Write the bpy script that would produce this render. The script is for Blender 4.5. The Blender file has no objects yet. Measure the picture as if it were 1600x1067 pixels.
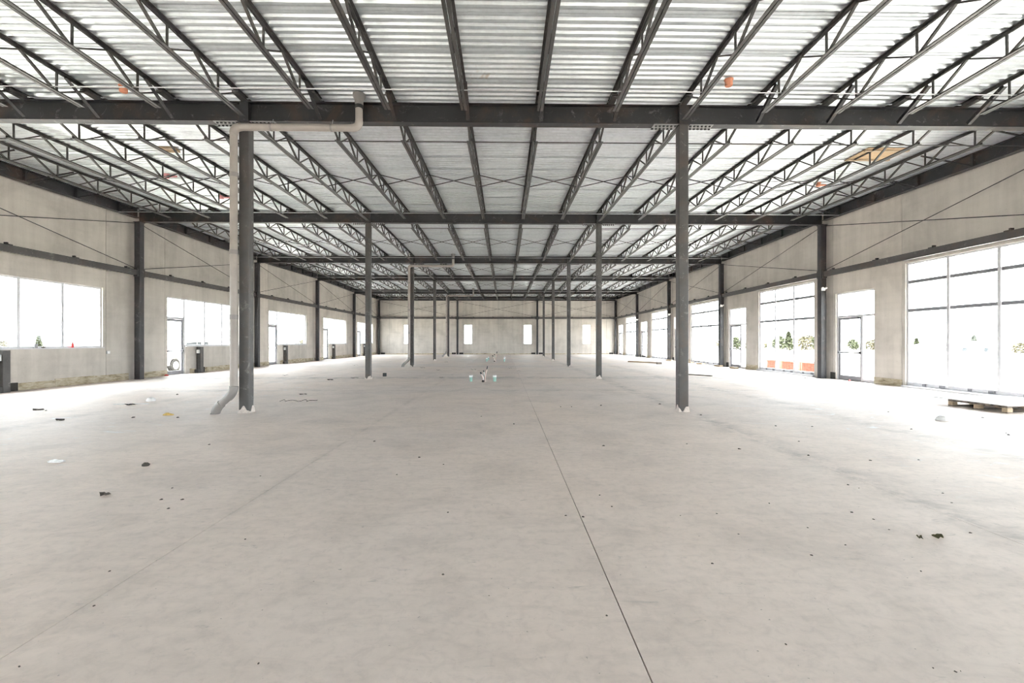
import bpy, math, random
from mathutils import Vector, Matrix
random.seed(7)
scene = bpy.context.scene
COL = scene.collection
PI = math.pi

# ------------------------------------------------------------------ camera, sky, sun, exposure
CAM_H, YAW = 1.454, 0.0163345
cam_data = bpy.data.cameras.new('camera')
cam_data.lens, cam_data.sensor_width, cam_data.sensor_fit = 16.0, 36.0, 'HORIZONTAL'
cam_data.clip_start, cam_data.clip_end = 0.05, 2000
cam = bpy.data.objects.new('camera', cam_data)
COL.objects.link(cam)
cam.location = (0, 0, CAM_H)
cam.rotation_euler = (PI / 2, 0, -YAW)
scene.camera = cam

world = bpy.data.worlds.new('hazy_sky')
scene.world = world
world.use_nodes = True
bg = world.node_tree.nodes['Background']
bg.inputs['Color'].default_value = (0.94, 0.97, 1.0, 1)       # even, hazy white sky
bg.inputs['Strength'].default_value = 8.0

sun_data = bpy.data.lights.new('sun', 'SUN')
sun_data.energy, sun_data.angle = 22.0, math.radians(2.0)
sun_data.color = (1.0, 0.96, 0.90)
sun = bpy.data.objects.new('sun', sun_data)
COL.objects.link(sun)
sun.location = (0, -60, 80)
sun.rotation_euler = (math.radians(36), 0, 0)     # high sun standing behind the end wall, along the hall

vs = scene.view_settings
vs.view_transform, vs.look, vs.gamma, vs.use_curve_mapping = 'Standard', 'None', 1.0, False
vs.exposure = 1.12

cy = scene.cycles
cy.max_bounces, cy.diffuse_bounces, cy.glossy_bounces = 14, 12, 4
cy.transparent_max_bounces, cy.transmission_bounces = 12, 4
cy.sample_clamp_indirect = 0.0
cy.filter_width = 1.1
cy.caustics_reflective = cy.caustics_refractive = False

# ------------------------------------------------------------------ measures (metres)
BAY, Y1 = 8.383, 9.432
def row(k): return Y1 + BAY * (k - 1)
XWL, XCL, XCR, XWR = -14.11, -5.30, 3.70, 12.56      # column lines
XL, XR = -14.40, 12.80                               # inner wall faces
YF, YB = row(6) + 0.25, row(-1) - 0.25               # far and rear wall faces
WT = 0.25                                            # wall thickness
WALL_TOP = 6.85
RISE = 0.12
def beam_bottom(k): return 5.94 + (RISE if k % 2 == 0 else 0)
def deck_z(y):                                       # underside of the roof deck, ridged and valleyed row by row
    t = (y - row(0)) / BAY
    k = math.floor(t); fr = t - k
    a, b = beam_bottom(k) + 0.50, beam_bottom(k + 1) + 0.50
    return a + (b - a) * fr

# ------------------------------------------------------------------ materials
def newmat(name):
    m = bpy.data.materials.new(name); m.use_nodes = True
    nt = m.node_tree
    return m, nt, nt.nodes['Principled BSDF']
def N(nt, typ, **kw):
    n = nt.nodes.new(typ)
    for k, v in kw.items():
        if k in n.inputs: n.inputs[k].default_value = v
        else: setattr(n, k, v)
    return n
def coords(nt, scale=(1, 1, 1), world_space=True):
    if world_space:
        g = N(nt, 'ShaderNodeNewGeometry'); out = g.outputs['Position']
    else:
        g = N(nt, 'ShaderNodeTexCoord'); out = g.outputs['Object']
    mp = N(nt, 'ShaderNodeMapping'); mp.inputs['Scale'].default_value = scale
    nt.links.new(out, mp.inputs['Vector'])
    return mp.outputs['Vector']
def noise(nt, vec, scale, detail=4, rough=0.55, dist=0.0):
    n = N(nt, 'ShaderNodeTexNoise'); n.inputs['Scale'].default_value = scale
    n.inputs['Detail'].default_value = detail; n.inputs['Roughness'].default_value = rough
    n.inputs['Distortion'].default_value = dist
    nt.links.new(vec, n.inputs['Vector'])
    return n.outputs['Fac']
def ramp(nt, fac, stops):
    r = N(nt, 'ShaderNodeValToRGB')
    el = r.color_ramp.elements
    while len(el) < len(stops): el.new(0.5)
    for e, (p, c) in zip(el, stops):
        e.position = p
        e.color = (c, c, c, 1) if isinstance(c, (int, float)) else (*c, 1)
    nt.links.new(fac, r.inputs['Fac'])
    return r.outputs['Color']
def mix(nt, a, b, fac, mode='MIX'):
    m = N(nt, 'ShaderNodeMix', data_type='RGBA', blend_type=mode)
    for sock, val in ((m.inputs[0], fac), (m.inputs[6], a), (m.inputs[7], b)):
        if hasattr(val, 'is_output'): nt.links.new(val, sock)
        elif isinstance(val, (int, float)): sock.default_value = val if sock.type == 'VALUE' else (val, val, val, 1)
        else: sock.default_value = (*val, 1)
    return m.outputs[2]
def bump(nt, bsdf, fac, strength, distance=0.01):
    b = N(nt, 'ShaderNodeBump'); b.inputs['Strength'].default_value = strength
    b.inputs['Distance'].default_value = distance
    nt.links.new(fac, b.inputs['Height']); nt.links.new(b.outputs['Normal'], bsdf.inputs['Normal'])
def setc(nt, bsdf, out): nt.links.new(out, bsdf.inputs['Base Color'])
MAT = {}

def mat_plain(name, col, rough=0.6, metal=0.0, var=0.15, scale=12, spec=0.5):
    m, nt, b = newmat(name)
    v = coords(nt, world_space=False)
    f = noise(nt, v, scale)
    c = ramp(nt, f, [(0.3, tuple(max(0, x * (1 - var)) for x in col)), (0.7, tuple(min(1, x * (1 + var)) for x in col))])
    setc(nt, b, c)
    b.inputs['Roughness'].default_value = rough
    b.inputs['Metallic'].default_value = metal
    b.inputs['Specular IOR Level'].default_value = spec
    MAT[name] = m
    return m

def mat_floor():
    m, nt, b = newmat('concrete_slab')
    v = coords(nt)
    big = noise(nt, v, 0.16, 3, 0.5)
    base = ramp(nt, big, [(0.36, (0.84, 0.755, 0.705)), (0.62, (0.91, 0.79, 0.71))])
    mid = noise(nt, v, 1.1, 7, 0.62, 0.6)
    base = mix(nt, base, ramp(nt, mid, [(0.30, 0.86), (0.50, 0.98), (0.72, 1.04)]), 1.0, 'MULTIPLY')
    sw = noise(nt, coords(nt, (0.7, 2.2, 1)), 3.2, 7, 0.7, 1.2)          # trowel sweeps
    base = mix(nt, base, ramp(nt, sw, [(0.33, 0.90), (0.5, 1.0), (0.68, 1.03)]), 0.8, 'MULTIPLY')
    fine = noise(nt, v, 13, 5, 0.7, 0.5)                                # fine mottling
    base = mix(nt, base, ramp(nt, fine, [(0.32, 0.90), (0.5, 1.0), (0.7, 1.04)]), 0.9, 'MULTIPLY')
    spk = noise(nt, v, 30, 3, 0.6)                                      # grit and pin holes
    base = mix(nt, base, (0.30, 0.275, 0.25), ramp(nt, spk, [(0.0, 1.0), (0.24, 0.8), (0.31, 0.0)]))
    sc = noise(nt, coords(nt, (0.8, 2.6, 1)), 4.0, 5, 0.7, 0.6)           # dark scuffs
    base = mix(nt, base, (0.36, 0.34, 0.32), ramp(nt, sc, [(0.63, 0.0), (0.76, 0.6)]))
    sep = N(nt, 'ShaderNodeSeparateXYZ'); g = N(nt, 'ShaderNodeNewGeometry')
    nt.links.new(g.outputs['Position'], sep.inputs[0])
    def streak(sock, at, width, strength, col):
        nonlocal base
        d = N(nt, 'ShaderNodeMath', operation='SUBTRACT'); nt.links.new(sock, d.inputs[0]); d.inputs[1].default_value = at
        q = N(nt, 'ShaderNodeMath', operation='ABSOLUTE'); nt.links.new(d.outputs[0], q.inputs[0])
        r_ = N(nt, 'ShaderNodeMapRange'); nt.links.new(q.outputs[0], r_.inputs[0])
        r_.inputs[1].default_value, r_.inputs[2].default_value, r_.inputs[3].default_value, r_.inputs[4].default_value = 0.0, width, strength, 0.0
        k = N(nt, 'ShaderNodeMath', operation='MULTIPLY'); nt.links.new(r_.outputs[0], k.inputs[0])
        nt.links.new(ramp(nt, noise(nt, v, 2.3, 6, 0.75, 0.6), [(0.42, 0.0), (0.62, 1.0)]), k.inputs[1])
        base = mix(nt, base, col, k.outputs[0])
    for at, w, st in ((3.78, 0.30, 0.55), (6.45, 0.45, 0.45), (-2.31, 0.10, 0.25), (-8.3, 0.3, 0.3)): streak(sep.outputs[0], at, w, st, (0.36, 0.33, 0.30))
    for at, w, st in ((18.25, 0.8, 0.7), (13.55, 0.25, 0.35), (26.4, 0.6, 0.4)): streak(sep.outputs[1], at, w, st, (0.34, 0.32, 0.30))
    for at, w, st in ((6.6, 2.6, 0.9), (-7.6, 2.8, 0.9)):                 # plaster spilled along both sides
        du = noise(nt, coords(nt, (1.1, 2.6, 1)), 1.5, 6, 0.72, 0.7)
        d = N(nt, 'ShaderNodeMath', operation='SUBTRACT'); nt.links.new(sep.outputs[0], d.inputs[0]); d.inputs[1].default_value = at
        q = N(nt, 'ShaderNodeMath', operation='ABSOLUTE'); nt.links.new(d.outputs[0], q.inputs[0])
        r_ = N(nt, 'ShaderNodeMapRange'); nt.links.new(q.outputs[0], r_.inputs[0])
        r_.inputs[1].default_value, r_.inputs[2].default_value, r_.inputs[3].default_value, r_.inputs[4].default_value = w * 0.4, w, st, 0.0
        k = N(nt, 'ShaderNodeMath', operation='MULTIPLY'); nt.links.new(r_.outputs[0], k.inputs[0])
        nt.links.new(ramp(nt, du, [(0.60, 0.0), (0.66, 1.0)]), k.inputs[1])
        base = mix(nt, base, (0.88, 0.88, 0.89), k.outputs[0])
    setc(nt, b, base)
    b.inputs['Roughness'].default_value = 0.62
    b.inputs['Specular IOR Level'].default_value = 0.35
    bump(nt, b, mid, 0.12, 0.01)
    MAT['floor'] = m
def mat_wall():
    m, nt, b = newmat('precast_concrete')
    v = coords(nt)
    oi = N(nt, 'ShaderNodeObjectInfo')
    tone = ramp(nt, oi.outputs['Random'], [(0.0, (0.55, 0.52, 0.48)), (1.0, (0.68, 0.63, 0.575))])
    blot = noise(nt, v, 0.75, 6, 0.6, 0.3)
    c = mix(nt, tone, ramp(nt, blot, [(0.32, 0.82), (0.52, 1.0), (0.72, 1.07)]), 1.0, 'MULTIPLY')
    st = noise(nt, coords(nt, (2.2, 2.2, 0.16)), 1.4, 5, 0.6)             # rain streaks down the face
    c = mix(nt, c, ramp(nt, st, [(0.35, 0.88), (0.55, 1.0), (0.75, 1.05)]), 0.8, 'MULTIPLY')
    ho = noise(nt, coords(nt, (0.5, 0.5, 5.0)), 1.2, 3, 0.5)              # casting bands
    c = mix(nt, c, ramp(nt, ho, [(0.35, 0.94), (0.6, 1.0)]), 0.7, 'MULTIPLY')
    pin = noise(nt, v, 26, 2, 0.5)
    c = mix(nt, c, (0.36, 0.34, 0.31), ramp(nt, pin, [(0.0, 1.0), (0.25, 0.5), (0.31, 0.0)]))
    setc(nt, b, c)
    b.inputs['Roughness'].default_value = 0.8
    b.inputs['Specular IOR Level'].default_value = 0.25
    bump(nt, b, blot, 0.08, 0.01)
    MAT['wall'] = m
def mat_base():
    m, nt, b = newmat('stained_footing')
    f = noise(nt, coords(nt, (1, 1, 3)), 3.0, 6, 0.65, 0.4)
    c = ramp(nt, f, [(0.30, (0.16, 0.125, 0.08)), (0.45, (0.42, 0.36, 0.25)), (0.66, (0.60, 0.55, 0.44))])
    setc(nt, b, c); b.inputs['Roughness'].default_value = 0.9
    bump(nt, b, f, 0.4, 0.02)
    MAT['base'] = m
def mat_deck():
    m, nt, b = newmat('galvanised_deck')
    v = coords(nt)
    f = noise(nt, v, 0.5, 4, 0.55)
    c = ramp(nt, f, [(0.3, (0.70, 0.745, 0.77)), (0.7, (0.79, 0.83, 0.85))])
    sp = noise(nt, v, 9, 3, 0.6)
    c = mix(nt, c, ramp(nt, sp, [(0.3, 0.9), (0.6, 1.04)]), 0.8, 'MULTIPLY')
    ru = noise(nt, coords(nt, (1.0, 1.8, 1)), 0.85, 4, 0.7, 0.5)           # weld scorch and rust blooms
    c = mix(nt, c, (0.33, 0.22, 0.12), ramp(nt, ru, [(0.70, 0.0), (0.79, 0.75)]))
    setc(nt, b, c)
    b.inputs['Metallic'].default_value = 0.6
    rr = noise(nt, v, 2.0, 3, 0.5)
    nt.links.new(ramp(nt, rr, [(0.3, 0.30), (0.7, 0.40)]), b.inputs['Roughness'])
    MAT['deck'] = m
def mat_steel(name, col, dust=0.35, rust=0.4):
    m, nt, b = newmat(name)
    v = coords(nt)
    f = noise(nt, v, 2.6, 5, 0.6)
    c = ramp(nt, f, [(0.3, tuple(x * 0.8 for x in col)), (0.7, tuple(x * 1.25 for x in col))])
    r = noise(nt, v, 1.1, 5, 0.7, 0.6)
    c = mix(nt, c, (0.13, 0.075, 0.045), ramp(nt, r, [(0.52, 0.0), (0.70, rust)]))
    d = noise(nt, v, 5.0, 6, 0.75, 0.8)
    c = mix(nt, c, (0.50, 0.48, 0.46), ramp(nt, d, [(0.58, 0.0), (0.74, dust)]))
    setc(nt, b, c)
    b.inputs['Roughness'].default_value = 0.48
    b.inputs['Specular IOR Level'].default_value = 0.5
    MAT[name] = m
def mat_glass():
    m, nt, b = newmat('clear_glass')
    nt.nodes.remove(b)
    out = nt.nodes['Material Output']
    tr = N(nt, 'ShaderNodeBsdfTransparent'); tr.inputs['Color'].default_value = (0.95, 0.97, 0.97, 1)
    gl = N(nt, 'ShaderNodeBsdfGlossy'); gl.inputs['Roughness'].default_value = 0.02
    fr = N(nt, 'ShaderNodeFresnel')
    ge = N(nt, 'ShaderNodeNewGeometry')                    # the pane is a thin solid: undo the inside-to-outside flip on its back face
    mr = N(nt, 'ShaderNodeMapRange'); mr.inputs[3].default_value, mr.inputs[4].default_value = 1.25, 0.8
    nt.links.new(ge.outputs['Backfacing'], mr.inputs[0]); nt.links.new(mr.outputs[0], fr.inputs['IOR'])
    mx = N(nt, 'ShaderNodeMixShader')
    nt.links.new(fr.outputs[0], mx.inputs[0]); nt.links.new(tr.outputs[0], mx.inputs[1]); nt.links.new(gl.outputs[0], mx.inputs[2])
    nt.links.new(mx.outputs[0], out.inputs['Surface'])
    MAT['glass'] = m
def mat_ground():
    m, nt, b = newmat('dry_field')
    v = coords(nt)
    f = noise(nt, v, 0.06, 6, 0.6)
    c = ramp(nt, f, [(0.35, (0.46, 0.43, 0.37)), (0.5, (0.54, 0.51, 0.47)), (0.65, (0.50, 0.49, 0.41))])
    g = noise(nt, v, 1.4, 5, 0.6)
    c = mix(nt, c, ramp(nt, g, [(0.3, 0.8), (0.7, 1.1)]), 1.0, 'MULTIPLY')
    setc(nt, b, c); b.inputs['Roughness'].default_value = 0.95
    MAT['ground'] = m
def mat_wood(name, c0, c1, scale=(1, 14, 14)):
    m, nt, b = newmat(name)
    f = noise(nt, coords(nt, scale, False), 2.0, 6, 0.65, 0.6)
    setc(nt, b, ramp(nt, f, [(0.3, c0), (0.7, c1)]))
    b.inputs['Roughness'].default_value = 0.75
    MAT[name] = m
mat_floor(); mat_wall(); mat_base(); mat_deck(); mat_glass(); mat_ground()
mat_steel('steel', (0.026, 0.026, 0.028))
mat_steel('joist', (0.062, 0.060, 0.058), 0.25, 0.3)
mat_steel('column', (0.070, 0.067, 0.066), 0.4, 0.35)
mat_steel('wall_steel', (0.032, 0.032, 0.036), 0.3, 0.2)
mat_plain('alu', (0.60, 0.60, 0.63), 0.4, 0.2, 0.05)
mat_plain('alu_dark', (0.22, 0.22, 0.24), 0.4, 0.4, 0.08)
mat_plain('pvc', (0.36, 0.325, 0.30), 0.45, 0.0, 0.10, 4)
mat_plain('pvc_band', (0.27, 0.255, 0.245), 0.45, 0.0, 0.10, 4)
mat_plain('pipe_white', (0.85, 0.85, 0.84), 0.4)
mat_plain('pipe_green', (0.30, 0.52, 0.46), 0.4)
mat_plain('pipe_pink', (0.72, 0.52, 0.49), 0.4)
mat_plain('black', (0.025, 0.025, 0.025), 0.5)
mat_plain('bolt', (0.035, 0.035, 0.038), 0.5)
mat_plain('grout', (0.62, 0.56, 0.52), 0.9, 0, 0.18, 18)
mat_plain('plate_holes', (0.30, 0.30, 0.30), 0.5)
mat_plain('galv', (0.55, 0.56, 0.57), 0.35, 0.6)
mat_plain('orange', (0.72, 0.30, 0.18), 0.6)
mat_plain('pink', (0.80, 0.38, 0.40), 0.6)
mat_plain('red', (0.65, 0.06, 0.06), 0.5)
mat_plain('grey_can', (0.30, 0.30, 0.31), 0.4, 0.4)
mat_plain('white_plastic', (0.88, 0.88, 0.88), 0.4)
mat_plain('stone', (0.115, 0.10, 0.085), 0.9, 0, 0.4, 30)
mat_plain('dark_scrap', (0.05, 0.045, 0.04), 0.8, 0, 0.4, 30)
mat_plain('leaf', (0.09, 0.085, 0.04), 0.8, 0, 0.4, 30)
mat_plain('straw', (0.62, 0.45, 0.16), 0.9, 0, 0.3, 30)
mat_plain('brick', (0.22, 0.075, 0.05), 0.9, 0, 0.25, 6)
mat_plain('wrap', (0.8, 0.8, 0.8), 0.3)
mat_plain('foliage', (0.035, 0.042, 0.018), 0.8, 0, 0.4, 1.5)
mat_plain('foliage_dry', (0.062, 0.055, 0.028), 0.8, 0, 0.35, 1.5)
mat_plain('bark', (0.16, 0.12, 0.09), 0.9)
mat_plain('car_paint', (0.82, 0.82, 0.83), 0.25)
mat_plain('car_glass', (0.03, 0.035, 0.04), 0.08)
mat_plain('rubber', (0.02, 0.02, 0.02), 0.8)
mat_plain('siding', (0.72, 0.72, 0.70), 0.7)
mat_plain('shingle', (0.22, 0.20, 0.19), 0.9)
mat_plain('joint_dark', (0.085, 0.08, 0.075), 0.95)
mat_plain('roofing', (0.35, 0.35, 0.35), 0.9)
mat_plain('pocket_shade', (0.045, 0.042, 0.038), 0.9)  # near-black colour standing for shade inside the wall-foot recesses
mat_wood('wood', (0.36, 0.27, 0.18), (0.60, 0.48, 0.34))
mat_wood('plywood', (0.44, 0.30, 0.17), (0.62, 0.46, 0.29), (2, 6, 1))
mat_wood('old_wood', (0.11, 0.095, 0.08), (0.24, 0.20, 0.16))
mat_plain('sheet_board', (0.80, 0.79, 0.79), 0.7, 0, 0.06, 2)

# ------------------------------------------------------------------ mesh helpers
class MB:
    def __init__(s): s.v, s.f = [], []
    def box(s, x0, x1, y0, y1, z0, z1):
        x0, x1 = sorted((x0, x1)); y0, y1 = sorted((y0, y1)); z0, z1 = sorted((z0, z1))
        n = len(s.v)
        s.v += [(x0, y0, z0), (x1, y0, z0), (x1, y1, z0), (x0, y1, z0), (x0, y0, z1), (x1, y0, z1), (x1, y1, z1), (x0, y1, z1)]
        s.f += [tuple(n + i for i in q) for q in ((0, 3, 2, 1), (4, 5, 6, 7), (0, 1, 5, 4), (1, 2, 6, 5), (2, 3, 7, 6), (3, 0, 4, 7))]
        return s
    def prism(s, prof, a, b, up=(0, 0, 1), caps=True):
        """extrude a closed 2-D profile (side, up) from point a to point b"""
        a, b = Vector(a), Vector(b)
        d = (b - a).normalized(); up = Vector(up)
        if abs(d.dot(up)) > 0.999: up = Vector((0, 1, 0))
        side = d.cross(up).normalized(); u2 = side.cross(d).normalized()
        n = len(s.v); k = len(prof)
        for p in (a, b):
            for (px, py) in prof: s.v.append(tuple(p + side * px + u2 * py))
        for i in range(k):
            j = (i + 1) % k
            s.f.append((n + i, n + j, n + k + j, n + k + i))
        if caps:
            s.f.append(tuple(n + i for i in reversed(range(k)))); s.f.append(tuple(n + k + i for i in range(k)))
        return s
    def bar(s, a, b, w, h=None, up=(0, 0, 1)):
        h = h or w
        return s.prism([(-w / 2, -h / 2), (w / 2, -h / 2), (w / 2, h / 2), (-w / 2, h / 2)], a, b, up)
    def rod(s, a, b, r, seg=10, caps=True):
        return s.prism([(r * math.cos(2 * PI * i / seg), r * math.sin(2 * PI * i / seg)) for i in range(seg)], a, b, caps=caps)
    def tube(s, pts, r, seg=14):
        """round sweep through pts with mitred rings"""
        P = [Vector(p) for p in pts]; n0 = len(s.v)
        t0 = (P[1] - P[0]).normalized()
        ref = Vector((0, 0, 1)) if abs(t0.z) < 0.9 else Vector((0, 1, 0))
        side = t0.cross(ref).normalized()
        for i, p in enumerate(P):
            if i == 0: t = t0
            elif i == len(P) - 1: t = (P[-1] - P[-2]).normalized()
            else: t = ((P[i] - P[i - 1]).normalized() + (P[i + 1] - P[i]).normalized()).normalized()
            side = (side - t * side.dot(t)).normalized(); up = side.cross(t)
            rr = r[i] if isinstance(r, (list, tuple)) else r
            for k in range(seg):
                an = 2 * PI * k / seg
                s.v.append(tuple(p + side * rr * math.cos(an) + up * rr * math.sin(an)))
        for i in range(len(P) - 1):
            for k in range(seg):
                k2 = (k + 1) % seg
                s.f.append((n0 + i * seg + k, n0 + i * seg + k2, n0 + (i + 1) * seg + k2, n0 + (i + 1) * seg + k))
        s.f.append(tuple(n0 + k for k in reversed(range(seg))))
        s.f.append(tuple(n0 + (len(P) - 1) * seg + k for k in range(seg)))
        return s
    def lathe(s, prof, seg=16, c=(0, 0, 0)):
        n0 = len(s.v)
        for r, z in prof:
            for k in range(seg):
                an = 2 * PI * k / seg
                s.v.append((c[0] + r * math.cos(an), c[1] + r * math.sin(an), c[2] + z))
        for i in range(len(prof) - 1):
            for k in range(seg):
                k2 = (k + 1) % seg
                s.f.append((n0 + i * seg + k, n0 + i * seg + k2, n0 + (i + 1) * seg + k2, n0 + (i + 1) * seg + k))
        s.f.append(tuple(n0 + k for k in reversed(range(seg))))
        s.f.append(tuple(n0 + (len(prof) - 1) * seg + k for k in range(seg)))
        return s
    def mesh(s, name, mat, smooth=False):
        me = bpy.data.meshes.new(name)
        me.from_pydata(s.v, [], s.f); me.update()
        me.materials.append(MAT[mat])
        if smooth:
            me.polygons.foreach_set('use_smooth', [True] * len(me.polygons))
            me.set_sharp_from_angle(angle=math.radians(40))
        return me
    def build(s, name, mat, parent=None, loc=None, smooth=False):
        return link(name, s.mesh(name, mat, smooth), parent, loc)
def link(name, me, parent=None, loc=None):
    o = bpy.data.objects.new(name, me); COL.objects.link(o)
    if parent is not None: o.parent = parent
    if loc is not None: o.location = loc
    return o
def tag(o, label, cat, group=None):
    o['label'] = label; o['category'] = cat
    if group: o['group'] = group
    return o
def thing(name, label, cat, loc=(0, 0, 0), group=None):
    o = bpy.data.objects.new(name, None); COL.objects.link(o)
    o.location = loc; o.empty_display_size = 0.2
    return tag(o, label, cat, group)
def structure(name, me=None, loc=(0, 0, 0)):
    o = bpy.data.objects.new(name, me); COL.objects.link(o); o.location = loc
    o['kind'] = 'structure'
    return o
def dup(root, loc, label=None, group=None, rot=None):
    r = root.copy(); COL.objects.link(r); r.location = loc
    if rot is not None: r.rotation_euler = rot
    if label: r['label'] = label
    if group: r['group'] = group
    for ch in root.children:
        c = ch.copy(); COL.objects.link(c); c.parent = r
        for g in ch.children:
            d = g.copy(); COL.objects.link(d); d.parent = c
    return r
def rrect(w, h, r, n=3):
    out = []
    for cx, cy_, a0 in ((w / 2 - r, h / 2 - r, 0), (-w / 2 + r, h / 2 - r, 90), (-w / 2 + r, -h / 2 + r, 180), (w / 2 - r, -h / 2 + r, 270)):
        for i in range(n + 1):
            a = math.radians(a0 + 90 * i / n)
            out.append((cx + r * math.cos(a), cy_ + r * math.sin(a)))
    return out
def ibeam(w, h, tf, tw):                              # profile hung from its top edge (z = 0 .. -h)
    return [(-w/2, 0), (-w/2, -tf), (-tw/2, -tf), (-tw/2, -h + tf), (-w/2, -h + tf), (-w/2, -h), (w/2, -h), (w/2, -h + tf), (tw/2, -h + tf), (tw/2, -tf), (w/2, -tf), (w/2, 0)]
ORD = ['', 'first', 'second', 'third', 'fourth', 'fifth', 'sixth', 'seventh', 'eighth', 'ninth']
def count_across(i, n):                               # which one of a row of n, counted from the nearer long wall
    return '%s from sill-window wall' % ORD[i + 1] if i < n / 2 else '%s from storefront wall' % ORD[n - i]
def between(k):
    if k == 0: return 'before the fifth girder out from narrow-window wall'
    if k == 5: return 'between narrow-window wall and its first girder'
    return 'between %s and %s girders from narrow-window wall' % (ORD[5 - k], ORD[6 - k])

# ------------------------------------------------------------------ floor: cast slabs with saw-cut joints over a dark bed
floor = structure('floor', MB().box(XL - WT, XR + WT, YB - WT, YF + WT, -0.20, -0.012).mesh('floor', 'joint_dark'))
fx = [(XL - 0.2, 0), (-11.3, 0.003), (-8.3, 0.003), (-5.3, 0.003), (-2.31, 0.005), (0.63, 0.007), (3.71, 0.004), (6.7, 0.003), (9.7, 0.003), (XR + 0.2, 0)]
fy = [(YB - 0.2, 0), (-2.8, 0.004), (5.58, 0.004), (13.55, 0.005), (18.25, 0.012), (22.0, 0.004), (30.4, 0.005), (38.8, 0.005), (47.2, 0.005), (YF + 0.2, 0)]
for i in range(len(fx) - 1):
    for j in range(len(fy) - 1):
        x0, x1 = fx[i][0] + fx[i][1] / 2, fx[i + 1][0] - fx[i + 1][1] / 2
        y0, y1 = fy[j][0] + fy[j][1] / 2, fy[j + 1][0] - fy[j + 1][1] / 2
        MB().box(x0, x1, y0, y1, -0.1, 0).build('slab', 'floor', floor)

# ------------------------------------------------------------------ roof: membrane above, corrugated deck sheets below
mb = MB()
RX0, RX1 = XL - 0.15, XR + 0.15
for k in range(-1, 6):
    ya, yb = row(k), row(k + 1)
    if k == -1: ya = YB - 0.15
    if k == 5: yb = YF + 0.15
    za, zb = deck_z(ya) + 0.05, deck_z(yb) + 0.05
    mb.prism([(0, 0), (RX1 - RX0, 0), (RX1 - RX0, 0.1), (0, 0.1)], (RX0, ya, za), (RX0, yb, zb))
ceiling = structure('ceiling', mb.mesh('ceiling', 'roofing'))
RIBS, PITCH = 6, 0.1524
SHEET_W = RIBS * PITCH
prof = []
for i in range(RIBS):
    o = i * PITCH
    prof += [(o, 0.0), (o + 0.044, 0.0), (o + 0.067, 0.038), (o + 0.1294, 0.038)]
prof.append((RIBS * PITCH + 0.03, 0.0))
def sheet_mesh(length):
    v, f = [], []
    for (y, z) in prof: v += [(0, y, z), (length, y, z)]
    n = len(prof)
    for i in range(n - 1): f.append((2 * i, 2 * i + 1, 2 * i + 3, 2 * i + 2))
    # the steel's own thickness
    t = 0.0012
    m = len(v)
    v += [(x, y, z + t) for (x, y, z) in v]
    for i in range(n - 1): f.append((m + 2 * i + 2, m + 2 * i + 3, m + 2 * i + 1, m + 2 * i))
    me = bpy.data.meshes.new('deck_sheet'); me.from_pydata(v, [], f); me.update()
    me.materials.append(MAT['deck'])
    return me
third = (RX1 - RX0) / 3
sheet = sheet_mesh(third + 0.06)
y, r_i = YB - 0.1, 0
while y < YF + 0.1:
    ym = y + SHEET_W / 2
    sl = (deck_z(ym + 0.05) - deck_z(ym - 0.05)) / 0.1
    for t in range(3):
        o = link('deck_sheet', sheet, ceiling, (RX0 + third * t - (0.03 if t else 0), y, deck_z(ym) - sl * SHEET_W / 2 + 0.0015 * ((t + r_i) % 2)))
        o.rotation_euler = (math.atan(sl), 0, 0)
    y += SHEET_W; r_i += 1

# ------------------------------------------------------------------ walls of precast panels with openings
class Side:
    """maps (along, depth outward, z) of one wall to world space"""
    def __init__(s, name, fn): s.name, s.fn = name, fn
    def box(s, mb, a0, a1, d0, d1, z0, z1):
        p, q = s.fn(a0, d0), s.fn(a1, d1)
        mb.box(p[0], q[0], p[1], q[1], z0, z1)
        return mb
LEFT = Side('left', lambda a, d: (XL - d, a))
RIGHT = Side('right', lambda a, d: (XR + d, a))
FAR = Side('back', lambda a, d: (a, YF + d))
REAR = Side('front', lambda a, d: (a, YB - d))
def make_wall(side, a0, a1, joints, openings, base_gap=()):
    w = structure('wall_' + side.name)
    js = [a0] + sorted(j for j in joints if a0 < j < a1) + [a1]
    sealant = MB()
    for p0, p1 in zip(js[:-1], js[1:]):
        q0, q1 = p0 + (0.006 if p0 > a0 else 0), p1 - (0.006 if p1 < a1 else 0)
        ops = [o for o in openings if o[0] < q1 and o[1] > q0]
        xs = sorted({q0, q1, *[min(max(v, q0), q1) for o in ops for v in o[:2]]})
        mbp = MB()
        for c0, c1 in zip(xs[:-1], xs[1:]):
            if c1 - c0 < 1e-4: continue
            cm = (c0 + c1) / 2
            cuts = sorted((o[2], o[3]) for o in ops if o[0] < cm < o[1])
            z = -0.15
            for b0, b1 in cuts:
                if b0 - z > 1e-3: side.box(mbp, c0, c1, 0, WT, z, b0)
                z = b1
            if WALL_TOP - z > 1e-3: side.box(mbp, c0, c1, 0, WT, z, WALL_TOP)
        mbp.build('panel', 'wall', w)
        if p1 < a1:
            side.box(MB(), p1 - 0.0062, p1 + 0.0062, 0.02, WT - 0.02, 0, WALL_TOP).build('joint_sealant', 'joint_dark', w)
    return w
def make_base(side, spans, h=0.24, d=0.022):
    b = structure('baseboard_' + side.name)
    for a0, a1 in spans:
        n = max(1, round((a1 - a0) / 1.6))
        for i in range(n):
            e0, e1 = a0 + (a1 - a0) * i / n, a0 + (a1 - a0) * (i + 1) / n
            dd = d + random.uniform(-0.006, 0.008); hh = h + random.uniform(-0.03, 0.03)
            side.box(MB(), e0 + 0.003, e1 - 0.003, -dd, 0.0, 0, hh).build('board', 'base', b)
    return b
BAYS = range(-1, 6)
L_DOOR, L_WIN = (1.85, 2.96), (2.96, 7.12)
R_WIN, R_DOOR = (0.80, 4.90), (6.12, 7.96)
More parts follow.
